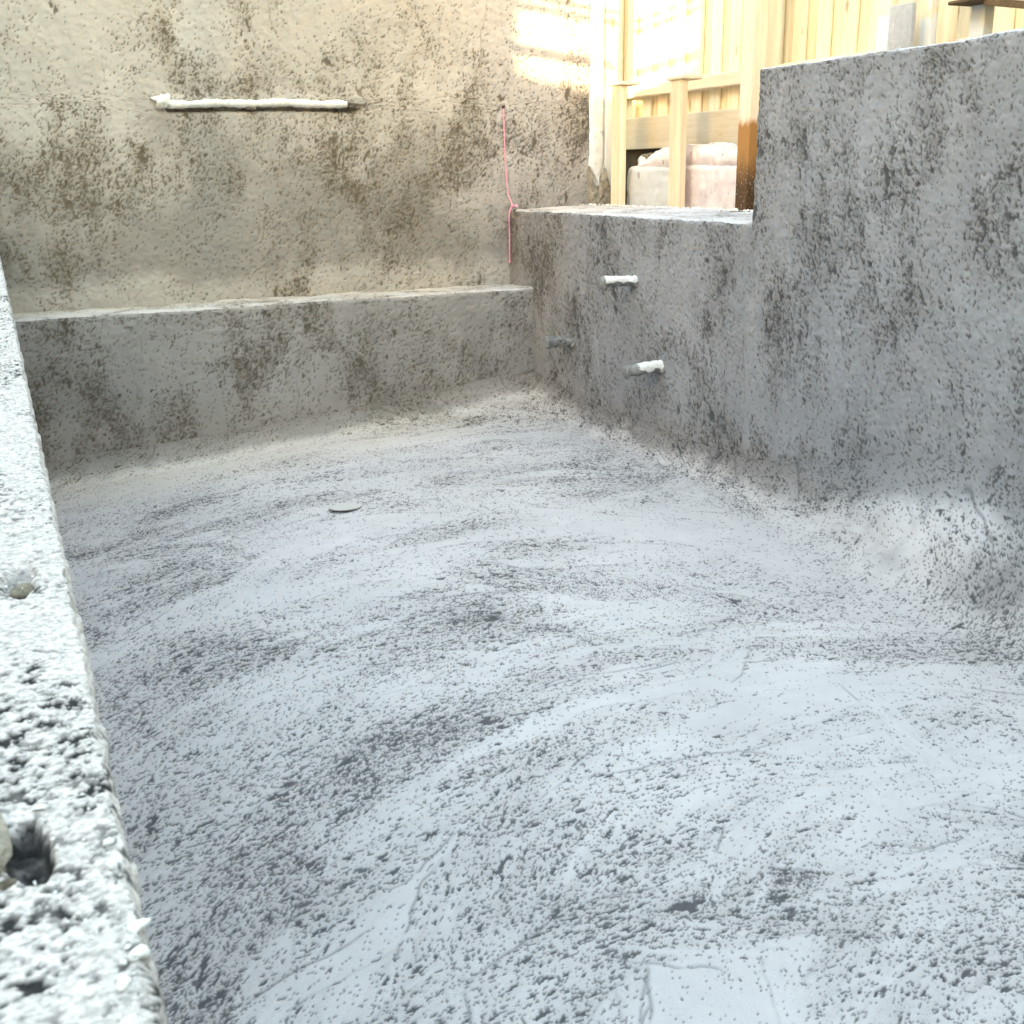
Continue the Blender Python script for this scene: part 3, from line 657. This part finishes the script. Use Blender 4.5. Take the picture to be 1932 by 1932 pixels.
Bs = Ps.copy(); Bs[..., 1] = YB+.03
o = link('mortar_smear', grids_mesh('mortar_smear', [Ps, np.stack([Ps[:, -1], Bs[:, -1]], 1), np.stack([Bs[0], Ps[0]], 0), np.stack([Ps[-1], Bs[-1]], 0)]), M_MORTARW); place_child(o, fp)

# blocks behind the stakes
def block(name, label, y0, y1, z1, mat, seed, x=3.62):
    lo, hi = (x, y0, -.42), (x+.16, y1, z1)
    gs = slab_faces(lin(lo[0], hi[0], .02), lin(lo[1], hi[1], .012), lin(lo[2], hi[2], .012), ('-z',))
    gs = round_faces(gs, lo, hi, .035, lambda p, n: .008*fbm(p, 5, 3, seed)+.003*fbm(p, 30, 3, seed+1))
    o = link(name, grids_mesh(name, gs), mat); return tag(o, label, 'block')
block('rendered_block', 'pale grey rendered block between the two pine stakes', 5.59, 6.19, .015, M_GREYBLOCK, 81)
block('rendered_block', 'streaky pink rendered block beside the brown fence post', 5.02, 5.585, .018, M_PINK, 85)
# torn upper course
def torn(name, label, y0, y1, prof, mat, seed, x=3.64):
    ys = lin(y0, y1, .006); u = np.linspace(0, 1, 16); Yg, U = np.meshgrid(ys, u, indexing='ij')
    top = prof(Yg)+.010*fbm(np.stack([Yg, Yg*0, Yg*0], -1), 25, 4, seed)
    z = .0+(top-.0)*U; P = np.stack([x-.018*np.sin(np.pi*np.clip(U*1.1, 0, 1))+.004*fbm(np.stack([Yg, z, z*0], -1), 20, 3, seed+4), Yg, z], -1)
    Bk = P.copy(); Bk[..., 0] = x+.09
    G = [P[:, ::-1], np.stack([P[:, -1], Bk[:, -1]], 1)[:, ::-1], np.stack([P[0], Bk[0]], 0), np.stack([Bk[-1], P[-1]], 0), Bk]
    o = link(name, grids_mesh(name, G), mat); return tag(o, label, 'masonry')
torn('torn_render', 'broken pinkish render course with a ragged top edge above both blocks', 5.04, 6.06, lambda Y: .118-.03*sst(5.25, 5.05, Y)-.085*sst(5.80, 6.04, Y)**1.2+.004*np.sin(Y*17), M_PINK, 91)
o = link('rubble_lump', blob_mesh('rubble_lump', .06, 95, 3, .35, 1.6, 1, 1.5, .9), M_LUMP); o.location = (3.74, 6.10, .05); tag(o, 'dark earthy rubble lump in the gap under the plinth board', 'rubble')
o = link('rubble_lump', blob_mesh('rubble_lump', .028, 96, 3, .35, 1.6, 1, 1.2, 1), M_GREYBLOCK); o.location = (3.67, 6.085, .045); tag(o, 'pale broken stone in the dark gap left of the ragged render', 'rubble')

# timber seen over the top of the tall right wall
def upright(name, label, x, y0, y1, zt, mat, t=.04, z0=-.42, cat='stake'):
    return tag(box(name, (x, y0, z0), (x+t, y1, zt), mat, None, .003, cuts=3), label, cat, 'timber behind the tall right wall')
upright('timber_stake', 'white splattered stake left of the grey board above the right wall', 3.60, 3.96, 4.04, 1.3, M_STAKEW)
upright('timber_stake', 'cream stake right of the grey board above the right wall', 3.62, 3.785, 3.835, 1.3, M_STAKE, .05)
upright('timber_stake', 'mortar smeared white stake next to the fence joint above the right wall', 3.60, 3.725, 3.782, 1.3, M_STAKEW)
upright('timber_stake', 'narrow pinkish stake edge right of the smeared white stake', 3.63, 3.66, 3.715, 1.3, M_STAKE, .05)
b = box('concrete_board', (3.50, 3.725, -.2), (3.522, 3.856, .622), plaster('splattered_grey_board', (.40, .39, .40), (.50, .49, .50), 40, .006, (.66, .65, .64)), None, .002); tag(b, 'grey board caked with concrete leaning above the right wall', 'board')
pr = empty('brace_post', (3.56, 3.44, -.42)); tag(pr, 'white post carrying a dark edged plank at the upper right border', 'post')
b = box('shaft', (3.55, 3.395, -.42), (3.60, 3.468, .578), M_BLUEPINE, None, .003, cuts=2); place_child(b, pr)
b = box('cap', (3.46, 3.36, .579), (3.62, 3.50, .592), M_DARKWOOD, None, .003); place_child(b, pr)
dirv = Vector((.02, -.9, -.17)); L_ = .9
b = box('plank', (-.06, 0, -.024), (.06, L_, 0), M_DARKWOOD, None, .002); b.matrix_world = Matrix.Translation((3.56, 3.36, .588)) @ dirv.to_track_quat('Y', 'Z').to_matrix().to_4x4(); place_child(b, pr)
b = box('plank_face', (-.062, .002, .001), (.062, L_, .03), M_RAIL, None, .002); b.matrix_world = Matrix.Translation((3.56, 3.36, .588)) @ dirv.to_track_quat('Y', 'Z').to_matrix().to_4x4(); place_child(b, pr)

# ------------------------------------------------------------------ added out of view to shade the pool: houses, sill wall, rails
def blocker(label, y0, y1, h):  # added outside the view to block the sun and low sky
    root = empty('sun_blocker', (-6.5, (y0+y1)/2, -.42)); tag(root, label, 'blocker', 'added blockers left of the pool')
    k0 = y0; k1 = y1-(2.9 if y1 < 1 else 0)
    bm = bmesh.new(); q = [(-6, y0), (-6, y1), (-10, k1), (-10, k0)]
    A = [bm.verts.new((x, y, -.42)) for x, y in q]; B = [bm.verts.new((x, y, h)) for x, y in q]
    bm.faces.new(A); bm.faces.new(B[::-1])
    for i in range(4): bm.faces.new((A[i], B[i], B[(i+1) % 4], A[(i+1) % 4]))
    bmesh.ops.recalc_face_normals(bm, faces=bm.faces[:]); o = bm_obj('wall', bm, M_BLOCKER); place_child(o, root)  # shell of the added sun blocker
    bm = bmesh.new(); q = [(-6, y0), (-6, y1), (-10, k1), (-10, k0)]
    A = [bm.verts.new((x, y, h+.004)) for x, y in q]; T = [bm.verts.new((-8, (y0+k0)/2, h+.9)), bm.verts.new((-8, (y1+k1)/2, h+.9))]
    for f in ((A[0], A[1], T[1], T[0]), (A[2], A[3], T[0], T[1]), (A[1], A[2], T[1]), (A[3], A[0], T[0])): bm.faces.new(f)
    bmesh.ops.recalc_face_normals(bm, faces=bm.faces[:]); o = bm_obj('roof', bm, M_LUMP); place_child(o, root)
blocker('unseen added house beside the pool nearer the back wall', .80, 12, 6.6)
blocker('unseen added house beside the pool nearer the camera end', -12, -.33, 6.6)
rear = empty('sky_blocker', (2, -8, -.42)); tag(rear, 'unseen added two storey house behind the near end of the pool', 'blocker')
b = box('wall', (-5, -10, -.42), (9, -5.5, 5.6), M_BLOCKER, None, .01); place_child(b, rear)  # added behind the camera to cut the low sky light
bm = bmesh.new()
pr_ = [(-.75, -.42), (.80, -.42), (.80, 2.09), (.3, 2.09), (-.33, 2.26), (-.75, 2.27)]  # added wall, top profile shaped for the sun patch's lower edge
A = [bm.verts.new((-6.12, y, z)) for y, z in pr_]; B = [bm.verts.new((-6.02, y, z)) for y, z in pr_]
bm.faces.new(A[::-1]); bm.faces.new(B)
for i in range(6): bm.faces.new((A[i], A[(i+1) % 6], B[(i+1) % 6], B[i]))
tag(bm_obj('blocker_sill', bm, M_BLOCKER), 'unseen added wall cutting the lower edge of the sun patch', 'wall')
ba = empty('shadow_rails', (-.3, 3.8, -.42)); tag(ba, 'unseen added rail barrier beside the pool on the left', 'barrier')
for yy in (2.2, 5.2):
    b = box('post', (-.40, yy-.04, -.42), (-.325, yy+.04, 1.8), M_STAKE, None, .003); place_child(b, ba)  # posts of the added shadow rails
for zz, t in ((1.30, .062), (1.545, .045), (1.605, .040)):  # rails added and tilted for their shadow bars on the far wall
    b = box('rail', (-.322, 2.1, zz-t/2), (-.28, 5.3, zz+t/2), M_STAKE, None, .003, rot=Matrix.Rotation(-.072, 3, 'X')); place_child(b, ba);
